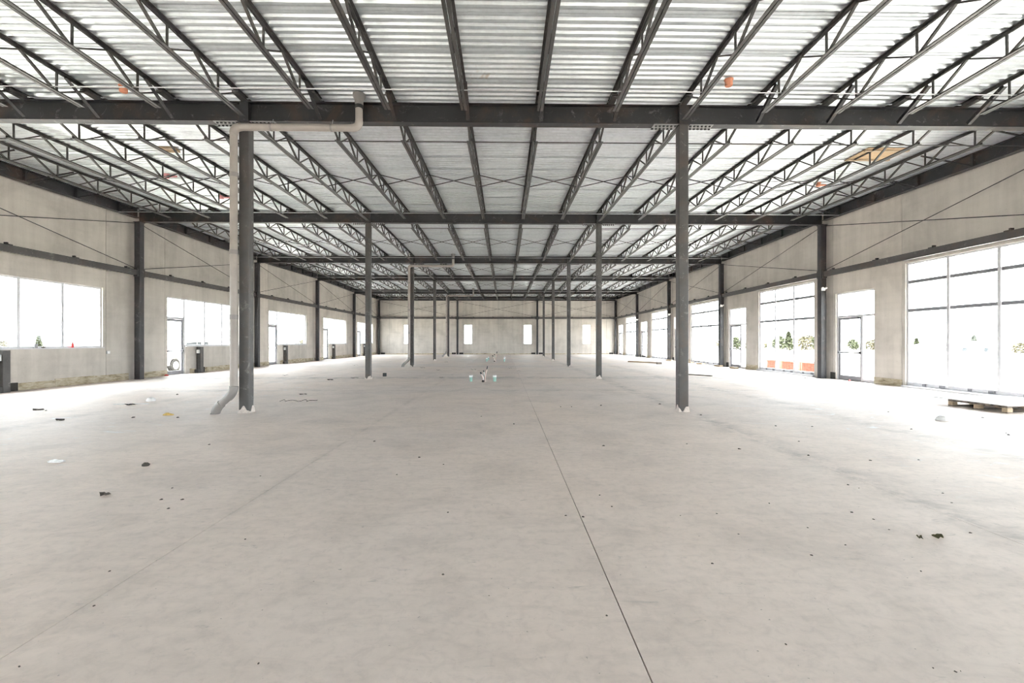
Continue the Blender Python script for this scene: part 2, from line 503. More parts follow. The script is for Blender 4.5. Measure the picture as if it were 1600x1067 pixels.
FAR_WINS = [(-11.40, -10.46), (-4.60, -3.66), (2.15, 3.09), (8.86, 9.80)]
left_open, left_joint, left_base = [], [], []
right_open, right_joint, right_base = [], [], []
for k in BAYS:
    y = row(k)
    left_open += [(y + L_DOOR[0], y + L_DOOR[1], 0, 3.38), (y + L_WIN[0], y + L_WIN[1], 1.25, 3.38)]
    left_joint += [y + 1.72, y + 7.25]
    left_base += [(y + 0.14, y + L_DOOR[0] - 0.02), (y + L_DOOR[1] + 0.28, y + 3.62), (y + 3.95, y + 8.22)]
    right_open += [(y + R_WIN[0], y + R_WIN[1], 0.05, 3.95), (y + R_DOOR[0], y + R_DOOR[1], 0, 3.30)]
    right_joint += [y + 5.03, y + 8.10]
    right_base += [(y + R_WIN[1] + 0.1, y + R_DOOR[0] - 0.02)]
make_wall(LEFT, YB - WT, YF + WT, left_joint, left_open)
make_wall(RIGHT, YB - WT, YF + WT, right_joint, right_open)
make_wall(FAR, XL - 0.001, XR + 0.001, [-13.0, -11.5, -8.2, -4.7, -0.75, 2.08, 5.93, 8.78, 11.6], [(a, b, 1.17, 3.34) for a, b in FAR_WINS])
added_rear_wins = [(-9.1, -5.0), (4.4, 8.5)]  # unseen glazed openings, added behind the camera to let in daylight
make_wall(REAR, XL - 0.001, XR + 0.001, [-9.3, -4.8, -0.3, 4.2, 8.7], [(a, b, 0.05, 3.95) for a, b in added_rear_wins])
make_base(LEFT, left_base)
make_base(RIGHT, right_base)
make_base(FAR, [(XL + 0.6, XCL - 0.5), (XCL + 0.5, XCR - 0.5), (XCR + 0.5, XR - 0.6)], 0.10, 0.02)

# dark boxes on the wall foot, coloured for the shade of open pockets by columns
wall_left = bpy.data.objects['wall_left']; wall_back = bpy.data.objects['wall_back']; wall_right = bpy.data.objects['wall_right']
for k in range(1, 6):
    LEFT.box(MB(), row(k) + 3.95, row(k) + 4.25, -0.03, 0.0, 0.0, 0.24).build('pocket_shade', 'pocket_shade', wall_left)
    RIGHT.box(MB(), row(k) - 0.42, row(k) - 0.18, -0.03, 0.0, 0.0, 0.26).build('pocket_shade', 'pocket_shade', wall_right)
    RIGHT.box(MB(), row(k) + 0.30, row(k) + 0.55, -0.03, 0.0, 0.0, 0.22).build('pocket_shade', 'pocket_shade', wall_right)
for xc in (XWL, XCL, XCR, XWR):
    for s in (-1, 1):
        x = xc + s * 0.42
        if XL + 0.2 < x < XR - 0.2:
            FAR.box(MB(), x - 0.24, x + 0.20, -0.06, 0.0, 0.0, 0.20).build('pocket_shade', 'pocket_shade', wall_back)

# ------------------------------------------------------------------ windows and doors (white aluminium, glass set in the wall depth)
FD0, FD1 = 0.06, 0.17
cnt = {'window': 0, 'door': 0}
def numbered(kind):
    cnt[kind] += 1
    return structure('%s_%d' % (kind, cnt[kind]))
def perimeter(side, a0, a1, z0, z1, t=0.05, d0=FD0, d1=FD1, bottom=True, tb=None):
    mb = MB(); tb = tb or t
    side.box(mb, a0, a0 + t, d0, d1, z0, z1); side.box(mb, a1 - t, a1, d0, d1, z0, z1)
    side.box(mb, a0 + t, a1 - t, d0, d1, z1 - t, z1)
    if bottom: side.box(mb, a0 + t, a1 - t, d0, d1, z0, z0 + tb)
    return mb
def pane(side, a0, a1, z0, z1, parent, g=0.5):
    d = FD0 + (FD1 - FD0) * g
    return side.box(MB(), a0, a1, d, d + 0.006, z0, z1).build('pane', 'glass', parent)
def left_set(side, y):
    w = numbered('window')
    a0, a1, z0, z1 = y + L_WIN[0], y + L_WIN[1], 1.25, 3.38
    perimeter(side, a0, a1, z0, z1).build('frame', 'alu', w)
    ms = [a0, y + 4.33, y + 5.68, a1]
    for m in ms[1:-1]: side.box(MB(), m - 0.04, m + 0.04, FD0 - 0.02, FD1, z0 + 0.05, z1 - 0.05).build('mullion', 'alu', w)
    for i in range(3): pane(side, ms[i] + 0.042, ms[i + 1] - 0.042, z0 + 0.05, z1 - 0.05, w)
    side.box(MB(), a0, a1 + 0.02, -0.05, FD0, z0 - 0.03, z0 - 0.001).build('sill', 'alu', w)
    d = numbered('door')
    a0, a1 = y + L_DOOR[0], y + L_DOOR[1]
    fr = perimeter(side, a0, a1, 0, 3.38, bottom=False)
    side.box(fr, a0 + 0.05, a1 - 0.05, FD0, FD1, 2.42, 2.52)
    fr.build('frame', 'alu', d)
    pane(side, a0 + 0.05, a1 - 0.05, 2.52, 3.33, d)
    leaf(side, a0 + 0.055, a1 - 0.055, 2.415, d)
def leaf(side, a0, a1, top, d):
    l = perimeter(side, a0, a1, 0.012, top, 0.075, FD0 + 0.03, FD0 + 0.075, True, 0.16).build('leaf', 'alu_dark', d)
    pane(side, a0 + 0.075, a1 - 0.075, 0.17, top - 0.075, l, 0.45)
    pb = MB(); side.box(pb, a0 + 0.02, a1 - 0.02, FD0 - 0.03, FD0 + 0.005, 1.02, 1.06)
    side.box(pb, a0 + 0.02, a0 + 0.07, FD0 - 0.03, FD0 + 0.03, 1.0, 1.08); side.box(pb, a1 - 0.07, a1 - 0.02, FD0 - 0.03, FD0 + 0.03, 1.0, 1.08)
    pb.build('push_bar', 'alu_dark', l)
    side.box(MB(), a0 + 0.12, a0 + 0.42, FD0 - 0.03, FD0 + 0.03, top - 0.06, top).build('door_closer', 'alu_dark', l)
def big_window(side, a0, a1):
    w = numbered('window')
    z0, z1 = 0.05, 3.95
    fr = perimeter(side, a0, a1, z0, z1, 0.055, tb=0.12)
    side.box(fr, a0 - 0.05, a1 + 0.05, -0.10, FD0, 0.0, 0.06)          # timber-coloured curb under the glazing
    fr.build('frame', 'alu', w)
    n = 3
    ms = [a0 + (a1 - a0) * i / n for i in range(n + 1)]
    for m in ms[1:-1]: side.box(MB(), m - 0.04, m + 0.04, FD0 - 0.03, FD1, z0 + 0.12, z1 - 0.055).build('mullion', 'alu', w)
    zs = [z0 + 0.12, 2.44, 3.34, z1 - 0.055]
    for zt in zs[1:-1]:
        for i in range(n): side.box(MB(), ms[i] + 0.04, ms[i + 1] - 0.04, FD0, FD1, zt - 0.045, zt + 0.045).build('transom', 'alu_dark', w)
    for i in range(n):
        for j in range(3): pane(side, ms[i] + 0.042, ms[i + 1] - 0.042, zs[j] + 0.0, zs[j + 1], w)
        for q, ww in ((0.12, 0.16), (0.72, 0.10)):                        # setting blocks along the sill
            side.box(MB(), ms[i] + q, ms[i] + q + ww, FD0 - 0.02, FD0 - 0.001, 0.075, 0.145).build('setting_block', 'alu_dark', w)
    return w
def right_door(side, a0, a1):
    d = numbered('door')
    fr = perimeter(side, a0, a1, 0, 3.30, bottom=False)
    side.box(fr, a0 + 0.05, a1 - 0.05, FD0, FD1, 2.36, 2.43)
    am = a0 + 0.62
    side.box(fr, am - 0.04, am + 0.04, FD0, FD1, 0, 2.36)
    side.box(fr, a0 + 0.05, am - 0.04, FD0, FD1, 0, 0.10)
    fr.build('frame', 'alu', d)
    pane(side, a0 + 0.05, a1 - 0.05, 2.43, 3.25, d)
    pane(side, a0 + 0.05, am - 0.04, 0.10, 2.36, d)
    leaf(side, am + 0.045, a1 - 0.055, 2.355, d)
for k in BAYS:
    left_set(LEFT, row(k))
    big_window(RIGHT, row(k) + R_WIN[0], row(k) + R_WIN[1])
    right_door(RIGHT, row(k) + R_DOOR[0], row(k) + R_DOOR[1])
for a, b in FAR_WINS:
    w = numbered('window')
    perimeter(FAR, a, b, 1.17, 3.34, 0.04).build('frame', 'alu', w)
    pane(FAR, a + 0.04, b - 0.04, 1.21, 3.30, w)
for a, b in added_rear_wins: big_window(REAR, a, b)  # added glazing out of view, numbered along with the other windows

# ------------------------------------------------------------------ steel frame: columns
FARWALL = 'the narrow-window wall'
def column_parts(t, h, grout=True, w=0.20, m='column'):
    MB().prism(rrect(w, w, 0.018), (0, 0, 0), (0, 0, h - 0.02)).build('shaft', m, t, smooth=True)
    MB().box(-w / 2 - 0.02, w / 2 + 0.02, -w / 2 - 0.02, w / 2 + 0.02, h - 0.02, h).build('cap_plate', 'steel', t)
    if grout:
        rnd = random.Random(len(bpy.data.objects))
        a, n, mb = w / 2 + 0.006, 14, MB()
        ph = [rnd.uniform(0, 6) for _ in range(3)]
        ring = []
        for cx, cy_, dx, dy in ((-a, -a, 1, 0), (a, -a, 0, 1), (a, a, -1, 0), (-a, a, 0, -1)):
            ring += [(cx + dx * 2 * a * i / n, cy_ + dy * 2 * a * i / n) for i in range(n)]
        m = len(ring)
        hs = [0.075 + 0.055 * math.sin(i * 2 * PI / m * 3 + ph[0]) + 0.018 * math.sin(i * 2 * PI / m * 7 + ph[1]) + rnd.uniform(0, 0.006) for i in range(m)]
        mb.v = [(x * 1.10, y * 1.10, 0.0) for x, y in ring] + [(x, y, max(0.012, hs[i])) for i, (x, y) in enumerate(ring)]
        mb.v += [(x * 0.9, y * 0.9, max(0.012, hs[i])) for i, (x, y) in enumerate(ring)]
        for i in range(m):
            j = (i + 1) % m
            mb.f += [(i, j, m + j, m + i), (m + i, m + j, 2 * m + j, 2 * m + i)]
        mb.build('grout_splash', 'grout', t)
for k in range(1, 6):
    for xc, nm in ((XCL, 'sill-window'), (XCR, 'storefront')):
        t = thing('steel_column', 'square steel column on the %s side, %s row out from %s' % (nm, ORD[6 - k], FARWALL), 'column', (xc, row(k), 0), 'interior columns')
        column_parts(t, beam_bottom(k))
for k in range(2, 7):
    for xc, nm in ((XWL, 'wall with sills'), (XWR, 'storefront wall')):
        lab = 'steel wall column at the %s, %s row out from %s' % (nm, ORD[6 - k], FARWALL) if k < 6 else 'steel corner column where the %s meets %s' % (nm, FARWALL)
        t = thing('wall_column', lab, 'column', (xc, row(k), 0), 'wall columns')
        column_parts(t, beam_bottom(k), False, 0.22, 'wall_steel')
for xc, nm in ((XCL, 'sill-window'), (XCR, 'storefront')):
    t = thing('wall_column', 'slim steel column standing against %s, nearer the %s side' % (FARWALL, nm), 'column', (xc, row(6), 0), 'wall columns')
    column_parts(t, beam_bottom(6), False, 0.20, 'wall_steel')

# girders
GIRD = ibeam(0.19, 0.40, 0.018, 0.012)
bolt_me = MB().lathe([(0.024, 0), (0.024, -0.018), (0.018, -0.022)], 6).mesh('bolt', 'bolt')
JXS = []
for a, b in ((XWL, XCL), (XCL, XCR), (XCR, XWR)):
    JXS += [a + (b - a) * i / 6 for i in range(6)]
LINES = JXS + [XWR]                  # wall lines and joist lines
JXS = JXS[1:]
for k in range(0, 7):
    zt = beam_bottom(k) + 0.40
    lab = 'dark steel girder, %s one out from %s' % (ORD[6 - k], FARWALL) if k < 6 else 'dark steel girder running along the top of ' + FARWALL
    t = thing('roof_girder', lab, 'beam', (0, row(k), beam_bottom(k)), 'roof girders')
    MB().prism(GIRD, (XWL - (0.11 if k < 2 else -0.0), 0, 0.40), (XWR, 0, 0.40)).build('web_and_flanges', 'steel', t)
    for xc in (XCL, XCR):
        MB().box(xc - 0.09, xc + 0.09, -0.094, 0.094, 0.018, 0.382).build('stiffener', 'steel', t)
        if 1 <= k <= 4:
            for s in (-1, 1):
                p = MB().box(xc + s * 0.11, xc + s * 0.62, -0.10, 0.13, -0.014, -0.0005).build('splice_plate', 'plate_holes', t)
                for i in range(6):
                    for j in range(2):
                        link('bolt', bolt_me, p, (xc + s * (0.16 + 0.08 * i + 0.04 * j), -0.045 + 0.12 * j, -0.014))
    if k == 1:                                              # slanting struts from the joists down to the lower flange
        for x in JXS:
            if min(abs(x - XCL), abs(x - XCR)) < 0.1: continue
            MB().prism([(-0.03, -0.03), (0.04, -0.03), (0.04, -0.022), (-0.022, -0.022), (-0.022, 0.04), (-0.03, 0.04)], (x + 0.05, -0.80, 0.45), (x + 0.05, -0.11, 0.05)).build('flange_brace', 'steel', t)

# eave beams along both long walls
EAVE = ibeam(0.19, 0.36, 0.018, 0.012)
for k in range(1, 6):
    for xc, s, nm in ((XWL, 1, 'wall with sills'), (XWR, -1, 'storefront wall')):
        za, zb = deck_z(row(k)) - 0.002, deck_z(row(k + 1)) - 0.002
        pa, pb = (xc, row(k) + 0.1, za), (xc, row(k + 1) - 0.1, zb)
        t = thing('eave_beam', 'dark steel eave beam over the %s, bay %s' % (nm, 'next to ' + FARWALL if k == 5 else 'ending at the %s column row from %s' % (ORD[6 - k - 1], FARWALL)), 'beam', (xc, row(k), za), 'eave beams')
        d = Vector((0, BAY, zb - za))
        MB().prism(EAVE, Vector((0, 0.1, 0.0014)), d * ((BAY - 0.1) / BAY)).build('web_and_flanges', 'steel', t)
        for i in range(5):
            p = d * ((0.9 + 1.62 * i) / BAY)
            MB().box(s * 0.006, s * 0.092, p.y - 0.03, p.y + 0.03, p.z - 0.34, p.z - 0.02).build('stiffener', 'steel', t)
            MB().bar((s * 0.06, p.y + 0.02, p.z - 0.33), (s * 1.44, p.y + 0.02, p.z - 0.07), 0.03).build('flange_brace', 'steel', t)

# open-web joists
DEP = 0.43
def joist_mb(kind):
    """meshes of one joist, local y along the span, z = 0 at the deck"""
    L = BAY
    g = 0.008
    def angles(z, flip, y0, y1):
        mb = MB(); w, t = 0.052, 0.007
        for s in (-1, 1):
            if flip: pr = [(s * g, z), (s * (g + w), z), (s * (g + w), z + t), (s * (g + t), z + t), (s * (g + t), z + w), (s * g, z + w)]
            else: pr = [(s * g, z), (s * (g + w), z), (s * (g + w), z - t), (s * (g + t), z - t), (s * (g + t), z - w), (s * g, z - w)]
            if (s > 0) == flip: pr = pr[::-1]
            mb.prism(pr[::-1], (0, y0, 0), (0, y1, 0))
        return mb
    out = [('top_chord', angles(-0.002, False, 0.03, L - 0.03))]
    b0, b1 = (0.13, L - 0.13) if kind == 'tie' else (0.95, L - 0.42)
    out.append(('bottom_chord', angles(-DEP, True, b0, b1)))
    for y0, y1 in ((0.02, 0.30), (L - 0.40, L - 0.02)):
        out.append(('seat', MB().box(-0.062, 0.062, y0, y1, -0.098, -0.056)))
    bp = [1.10 + 1.27 * i for i in range(6)]
    tp = [0.28] + [(bp[i] + bp[i + 1]) / 2 for i in range(5)] + [L - 0.30]
    zt, zb = -0.045, -DEP + 0.03
    for i, b in enumerate(bp):
        out.append(('web_diagonal', MB().bar((0, tp[i], zt), (0, b - 0.03, zb), 0.04, 0.034)))
        out.append(('web_diagonal', MB().bar((0, b + 0.05, zb), (0, tp[i + 1], zt), 0.026, 0.026)))
        out.append(('web_post', MB().bar((0, b + 0.01, zb), (0, b + 0.01, zt), 0.028, 0.028, (0, 1, 0))))
    return out
def joist_meshes(kind, joined):
    parts = joist_mb(kind)
    if joined:
        keep = [p for p in parts if not p[0].startswith('web')]
        w = MB()
        for n, m in parts:
            if n.startswith('web'):
                o = len(w.v); w.v += m.v; w.f += [tuple(i + o for i in f) for f in m.f]
        parts = keep + [('web_bars', w)]
    return [(n, m.mesh(n, 'joist')) for n, m in parts]
JM = {(kd, jn): joist_meshes(kd, jn) for kd in ('free', 'tie') for jn in (False, True)}
for k in range(0, 6):
    za, zb = deck_z(row(k)), deck_z(row(k + 1) - 1e-6)
    for xi, x in enumerate(JXS):
        tie = min(abs(x - XCL), abs(x - XCR)) < 0.1
        lab = 'open-web joist, %s, %s' % (count_across(xi, 17), between(k))
        t = thing('roof_joist', lab, 'joist', (x, row(k), za), 'roof joists, bay %d' % (6 - k))
        t.rotation_euler = (math.atan2(zb - za, BAY), 0, 0)
        for n, me in JM[('tie' if tie else 'free', k > 2)]:
            o = link(n, me, t)
            if n == 'web_bars': o['kind'] = 'stuff'

# bridging between the joists
for k in range(1, 6):
    ym = row(k) + BAY / 2 + 0.05
    zt, zb = deck_z(ym) - 0.06, deck_z(ym) - DEP + 0.03
    for gi, (a, b) in enumerate(zip(LINES[:-1], LINES[1:])):
        t = thing('cross_bridging', 'X bridging, gap %s, %s' % (count_across(gi, 18), between(k)), 'brace', ((a + b) / 2, ym, zb), 'cross bridging, bay %d' % (6 - k))
        hw = (b - a) / 2 - 0.03
        for s in (-1, 1):
            MB().bar((-hw * s, 0.02 * s, 0), (hw * s, 0.02 * s, zt - zb), 0.026, 0.018).build('bar', 'steel', t)
for k in range(1, 7):
    for dy, nm in ((-1.06, 'just before'), (1.12, 'just past')):
        if k == 6 and dy > 0: continue
        y = row(k) + dy
        z = deck_z(y) - DEP + 0.045
        side = 'on the side towards' if dy > 0 else 'on the side away from'
        lab = 'thin horizontal bridging rod by the %s girder, %s %s' % (ORD[6 - k], side, FARWALL) if k < 6 else 'thin horizontal bridging rod hung closest to ' + FARWALL
        o = MB().rod((XWL + 0.1, 0, 0), (XWR - 0.1, 0, 0), 0.011, 8).build('bridging_rod', 'galv' if dy < 0 else 'joist', loc=(0, y, z))
        tag(o, lab, 'rod', 'bridging rods')

# wall girts with panel clips, and X rods above them
def girt(a, b, axis, xy, label):
    t = thing('wall_girt', label, 'beam', (*xy, 4.0), 'wall girts')
    if axis == 'y': MB().box(-0.05, 0.05, 0, b - a, 0, 0.20).build('rail', 'column', t)
    else: MB().box(0, b - a, -0.05, 0.05, 0, 0.20).build('rail', 'column', t)
    n = 4
    L = b - a
    for i in range(n):
        p = L * (i + 0.75) / n
        for q, w, h in ((p, 0.045, 0.065), (p + 0.09, 0.10, 0.025)):
            mb = MB()
            if axis == 'y': mb.box(-0.045, 0.045, q - w / 2, q + w / 2, 0.20, 0.20 + h)
            else: mb.box(q - w / 2, q + w / 2, -0.045, 0.045, 0.20, 0.20 + h)
            mb.build('panel_clip', 'steel', t)
    for q in (0.0, L):
        mb = MB(); w = 0.07 if q == 0.0 else -0.07
        if axis == 'y': mb.box(-0.075, 0.075, q, q + w, -0.05, 0.25)
        else: mb.box(q, q + w, -0.075, 0.075, -0.05, 0.25)
        mb.build('end_plate', 'steel', t)
for k in range(1, 6):
    for xc, nm, s in ((XWL, 'wall with sills', 1), (XWR, 'storefront wall', -1)):
        bay = '%s bay out from %s' % (ORD[6 - k], FARWALL)
        girt(row(k) + 0.115, row(k + 1) - 0.115, 'y', (xc, row(k) + 0.115), 'steel girt along the %s, %s' % (nm, bay))
        y0, y1 = row(k) + 0.13, row(k + 1) - 0.13
        x = xc - s * 0.07
        for z0, z1, dx, w in ((4.26, beam_bottom(k + 1) - 0.06, 0.0, 'rising'), (beam_bottom(k) - 0.06, 4.26, 0.035, 'falling')):
            mid = Vector((x + s * dx, (y0 + y1) / 2, (z0 + z1) / 2))
            o = MB().rod((0, y0 - mid.y, z0 - mid.z), (0, y1 - mid.y, z1 - mid.z), 0.012, 8).build('brace_rod', 'steel', loc=mid)
            tag(o, 'brace rod %s towards narrow-window wall on the %s, %s bay from it' % (w, nm, ORD[6 - k]), 'rod', 'wall brace rods')
spans = ((XWL, XCL, 'sill-window end'), (XCL, XCR, 'middle'), (XCR, XWR, 'storefront end'))
for a, b, nm in spans:
    girt(a + 0.115, b - 0.115, 'x', (a + 0.115, row(6)), 'steel girt across %s, %s span' % (FARWALL, nm))
    for z0, z1, dy, w in ((4.26, 5.96, 0.10, 'rising'), (5.96, 4.26, 0.135, 'falling')):
        mid = Vector(((a + b) / 2, row(6) + dy, (z0 + z1) / 2))
        hw = (b - a) / 2 - 0.14
        o = MB().rod((-hw, 0, z0 - mid.z), (hw, 0, z1 - mid.z), 0.012, 8).build('brace_rod', 'steel', loc=mid)
        tag(o, 'thin brace rod on %s %s towards the storefront wall, %s span' % (FARWALL, w, nm), 'rod', 'wall brace rods')

# stub posts under the sills with a junction box each
for k in range(1, 6):
    t = thing('stub_post', 'short dark steel post under the window sill, %s bay out from %s' % (ORD[6 - k], FARWALL), 'post', (XL + 0.115, row(k) + 3.78, 0), 'posts under the sills')
    MB().prism(rrect(0.2, 0.2, 0.016), (0, 0, 0), (0, 0, 1.20)).build('shaft', 'column', t, smooth=True)
    MB().box(-0.06, 0.06, -0.19, -0.101, 0.90, 1.08).build('junction_box', 'galv', t)
    MB().box(-0.055, 0.055, -0.196, -0.1905, 0.91, 1.07).build('cover', 'white_plastic', t)
    MB().rod((0, -0.14, 0.02), (0, -0.14, 0.90), 0.014, 8).build('conduit', 'joist', t)
    MB().box(-0.08, 0.08, -0.26, -0.10, 0, 0.16).build('foot_block', 'joist', t)
# emergency lamp heads on the storefront columns
for k in range(2, 6):
    t = thing('wall_lamp', 'small white twin-head lamp on storefront wall column, %s row from %s' % (ORD[6 - k], FARWALL), 'lamp', (XWR - 0.04, row(k) - 0.111, 3.50), 'lamps on the storefront columns')
    MB().box(-0.07, 0.07, -0.05, 0, -0.05, 0.05).build('housing', 'white_plastic', t)
    for s in (-1, 1):
        h = MB().tube([(s * 0.05, -0.03, 0.05), (s * 0.06, -0.06, 0.055), (s * 0.065, -0.11, 0.04)], [0.015, 0.035, 0.042], 12).build('lamp_head', 'white_plastic', t, smooth=True)

# ------------------------------------------------------------------ roof drain pipes on the sill-window column line
def bend(p, a, b, r, n=6):
    """arc replacing the corner p between directions towards a and b"""
    p, a, b = Vector(p), Vector(a), Vector(b)
    u, w = (a - p).normalized(), (b - p).normalized()
    s, e = p + u * r, p + w * r
    return [tuple(s * (1 - t) ** 2 + p * 2 * t * (1 - t) + e * t * t) for t in [i / n for i in range(n + 1)]]
def drain(k):
    nm = 'first' if k == 5 else 'third' if k == 3 else 'fifth'
    t = thing('drain_pipe', 'beige plastic roof drain pipe by the sill-window column, %s row from %s' % (nm, FARWALL), 'pipe', (-5.43, row(k) - 0.215, 0), 'roof drain pipes')
    R = 0.072
    ztop, zr = 5.755, deck_z(row(k)) - 0.10
    MB().tube([(0, 0, 0.56), (0, 0, ztop - 0.13)], R, 18).build('downpipe', 'pvc', t, smooth=True)
    MB().tube(bend((0, 0, ztop), (0, 0, 0), (2, 0, ztop), 0.14, 8), R + 0.008, 18).build('elbow', 'pvc', t, smooth=True)
    MB().tube([(0.13, 0, ztop), (2.38, 0, ztop)], R, 18).build('cross_run', 'pvc', t, smooth=True)
    MB().tube(bend((2.50, 0, ztop), (0, 0, ztop), (2.50, 0, 8), 0.14, 8), R + 0.006, 18).build('elbow', 'pvc', t, smooth=True)
    MB().tube([(2.50, 0, ztop + 0.13), (2.50, 0, zr - 0.12)], R, 18).build('riser', 'pvc', t, smooth=True)
    MB().tube([(2.50, 0, zr - 0.20), (2.50, 0, zr - 0.13)], R + 0.01, 18).build('clamp', 'black', t, smooth=True)
    MB().lathe([(0.082, zr - 0.13), (0.085, zr - 0.03), (0.12, zr + 0.03), (0.125, zr + 0.09)], 20, (2.5, 0, 0)).build('drain_bowl', 'pvc_band', t, smooth=True)
    for z in (1.9, 3.2, 4.75):
        MB().tube([(0, 0, z), (0, 0, z + 0.09)], R + 0.008, 18).build('coupling', 'pvc_band', t, smooth=True)
    for x in (0.75, 1.95):
        MB().tube([(x - 0.02, 0, ztop), (x + 0.02, 0, ztop)], R + 0.006, 18).build('hanger_ring', 'pvc_band', t, smooth=True)
        MB().rod((x, 0.03, ztop + 0.07), (x, 0.07, 5.945), 0.006, 6).build('hanger_rod', 'galv', t)
    MB().tube(bend((0, 0, 0.42), (0, 0, 2), (-0.4, 0.02, 0.10), 0.14, 6), R + 0.01, 18).build('lower_elbow', 'pvc_band', t, smooth=True)
    MB().tube([(-0.08, 0.0, 0.355), (-0.26, 0.015, 0.205)], R, 18).build('offset_pipe', 'pvc_band', t, smooth=True)
    MB().tube(bend((-0.36, 0.02, 0.12), (-0.1, 0.0, 0.33), (-0.42, 0.03, -0.2), 0.14, 6) + [(-0.43, 0.03, 0.0)], R + 0.012, 18).build('foot_elbow', 'pvc_band', t, smooth=True)
for k in (1, 3, 5): drain(k)

# ------------------------------------------------------------------ sleeves and covers in the deck
def cover(x, y, w, d, label):
    t = thing('plywood_cover', label, 'board', (x, y, deck_z(y) - 0.02), 'plywood over roof openings')
    MB().box(-w / 2, w / 2, -d / 2, d / 2, 0, 0.016).build('sheet', 'plywood', t)
    for s in (-1, 1): MB().box(-w / 2, w / 2, s * d * 0.36 - 0.04, s * d * 0.36 + 0.04, -0.035, -0.0005).build('batten', 'wood', t)
cover(10.0, 12.05, 1.15, 0.85, 'plywood sheet closing a square roof opening near the storefront wall')
cover(-8.75, 12.0, 0.42, 0.26, 'scrap of brown plywood fixed under the deck on the sill-window side')
for x, y, m, ln, lab in ((-7.45, 9.02, 'orange', 0.05, 'small orange sleeve in the deck just before the fifth girder, sill-window side'),
                         (-10.2, 13.9, 'pink', 0.24, 'pink pipe stub under the deck nearest the wall with sills'),
                         (-9.85, 16.0, 'pink', 0.30, 'pink pipe stub with tail beside the tall drain pipe'),
                         (4.28, 8.62, 'orange', 0.04, 'small orange sleeve in the deck beside the storefront-side column line'),
                         (10.0, 14.35, 'orange', 0.22, 'orange pipe stub under the deck towards the storefront wall')):
    t = thing('roof_sleeve', lab, 'pipe', (x, y, deck_z(y) - 0.12), 'coloured stubs in the deck')
    MB().lathe([(0.062, 0), (0.07, 0.01), (0.07, 0.10), (0.085, 0.115), (0.085, 0.122)], 14).build('sleeve', m, t, smooth=True)
    if ln > 0.1: MB().tube([(0.05, 0, 0.05), (0.05 + ln, 0.03, 0.06)], 0.028, 10).build('tail', m, t, smooth=True)

# ------------------------------------------------------------------ plumbing stubs rising from the slab
def capped(x, y, h, r, label, grp):
    t = thing('pipe_stub', label, 'pipe', (x, y, 0), grp)
    MB().tube([(0, 0, 0), (0, 0, h)], r, 14).build('pipe', 'pipe_green', t, smooth=True)
    MB().lathe([(r + 0.012, h - 0.01), (r + 0.014, h + 0.05), (r * 0.8, h + 0.065)], 14).build('cap', 'pipe_white', t, smooth=True)
def lines(x, y, label, grp, s=1.0):
    t = thing('water_lines', label, 'pipe', (x, y, 0), grp)
    for i, (a, b, c, m) in enumerate((((-0.02, -0.10, 0), (-0.05, -0.10, 0.14), (-0.12, -0.08, 0.30), 'pipe_pink'), ((0.03, 0, 0), (0.05, 0, 0.22), (0.10, 0.02, 0.46), 'pipe_pink'),
                                      ((0.05, 0.03, 0), (0.03, 0.03, 0.2), (-0.02, 0.03, 0.36), 'pipe_white'), ((0.0, -0.13, 0), (-0.03, -0.13, 0.18), (-0.10, -0.12, 0.30), 'pipe_white'))):
        p = [tuple(Vector(v) * s) for v in (a, b, c)]
        l = MB().tube(p, 0.014 * s, 10).build('line', m, t, smooth=True)
        d = (Vector(p[2]) - Vector(p[1])).normalized()
        MB().tube([tuple(Vector(p[2]) - d * 0.02), tuple(Vector(p[2]) + d * (0.10 if i == 1 else 0.05) * s)], 0.02 * s, 10).build('end_cap', 'black', l, smooth=True)
    MB().lathe([(0.05, 0), (0.05, 0.02), (0.035, 0.07)], 12, (-0.03, -0.22, 0)).build('floor_boot', 'dark_scrap', t)
capped(-1.22, 16.6, 0.17, 0.052, 'green pipe stub with white cap, nearer plumbing cluster, sill-window side', 'capped stubs')
capped(-0.36, 16.6, 0.17, 0.058, 'green pipe stub with white cap, nearer plumbing cluster, beside the saw-cut joint', 'capped stubs')
lines(-0.74, 16.55, 'bent pink and white water lines with black ends between two capped green stubs', 'water lines')
G = 'capped stubs, far cluster'
for x, y in ((-1.30, 33.2), (-0.02, 33.2), (-1.26, 35.4), (0.0, 35.4)):
    capped(x, y, 0.20, 0.05, 'pale green capped pipe stub in the far plumbing cluster before the narrow-window wall', G)
lines(-0.70, 33.1, 'pink and white water lines in the far plumbing cluster before the narrow-window wall', 'water lines', 1.3)

# ------------------------------------------------------------------ pallet with a sheet of board on it
t = thing('pallet', 'grey wooden pallet lying before the storefront glazing', 'pallet', (10.72, 9.66, 0))
t.rotation_euler = (0, 0, math.radians(5))
PW, PD = 1.20, 1.14
for i in range(3):
    y = -PD / 2 + (PD - 0.1) * i / 2
    MB().box(-PW / 2, PW / 2, y, y + 0.1, 0, 0.02).build('bottom_board', 'old_wood', t)
for i in range(3):
    for j in range(3):
        x, y = -PW / 2 + (PW - 0.12) * i / 2, -PD / 2 + (PD - 0.1) * j / 2
        MB().box(x, x + 0.12, y, y + 0.1, 0.02, 0.105).build('block', 'wood', t)
for i in range(3):
    x = -PW / 2 + (PW - 0.12) * i / 2
    MB().box(x, x + 0.1, -PD / 2, PD / 2, 0.105, 0.125).build('stringer_board', 'old_wood', t)
for i in range(8):
    y = -PD / 2 + (PD - 0.1) * i / 7
    MB().box(-PW / 2, PW / 2, y, y + 0.1, 0.125, 0.145).build('deck_board', 'old_wood', t)
o = MB().box(-0.62, 1.30, -0.60, 0.95, 0, 0.016).build('board_sheet', 'sheet_board', loc=(10.72, 9.66, 0.147))
o.rotation_euler = (0, 0, math.radians(4))
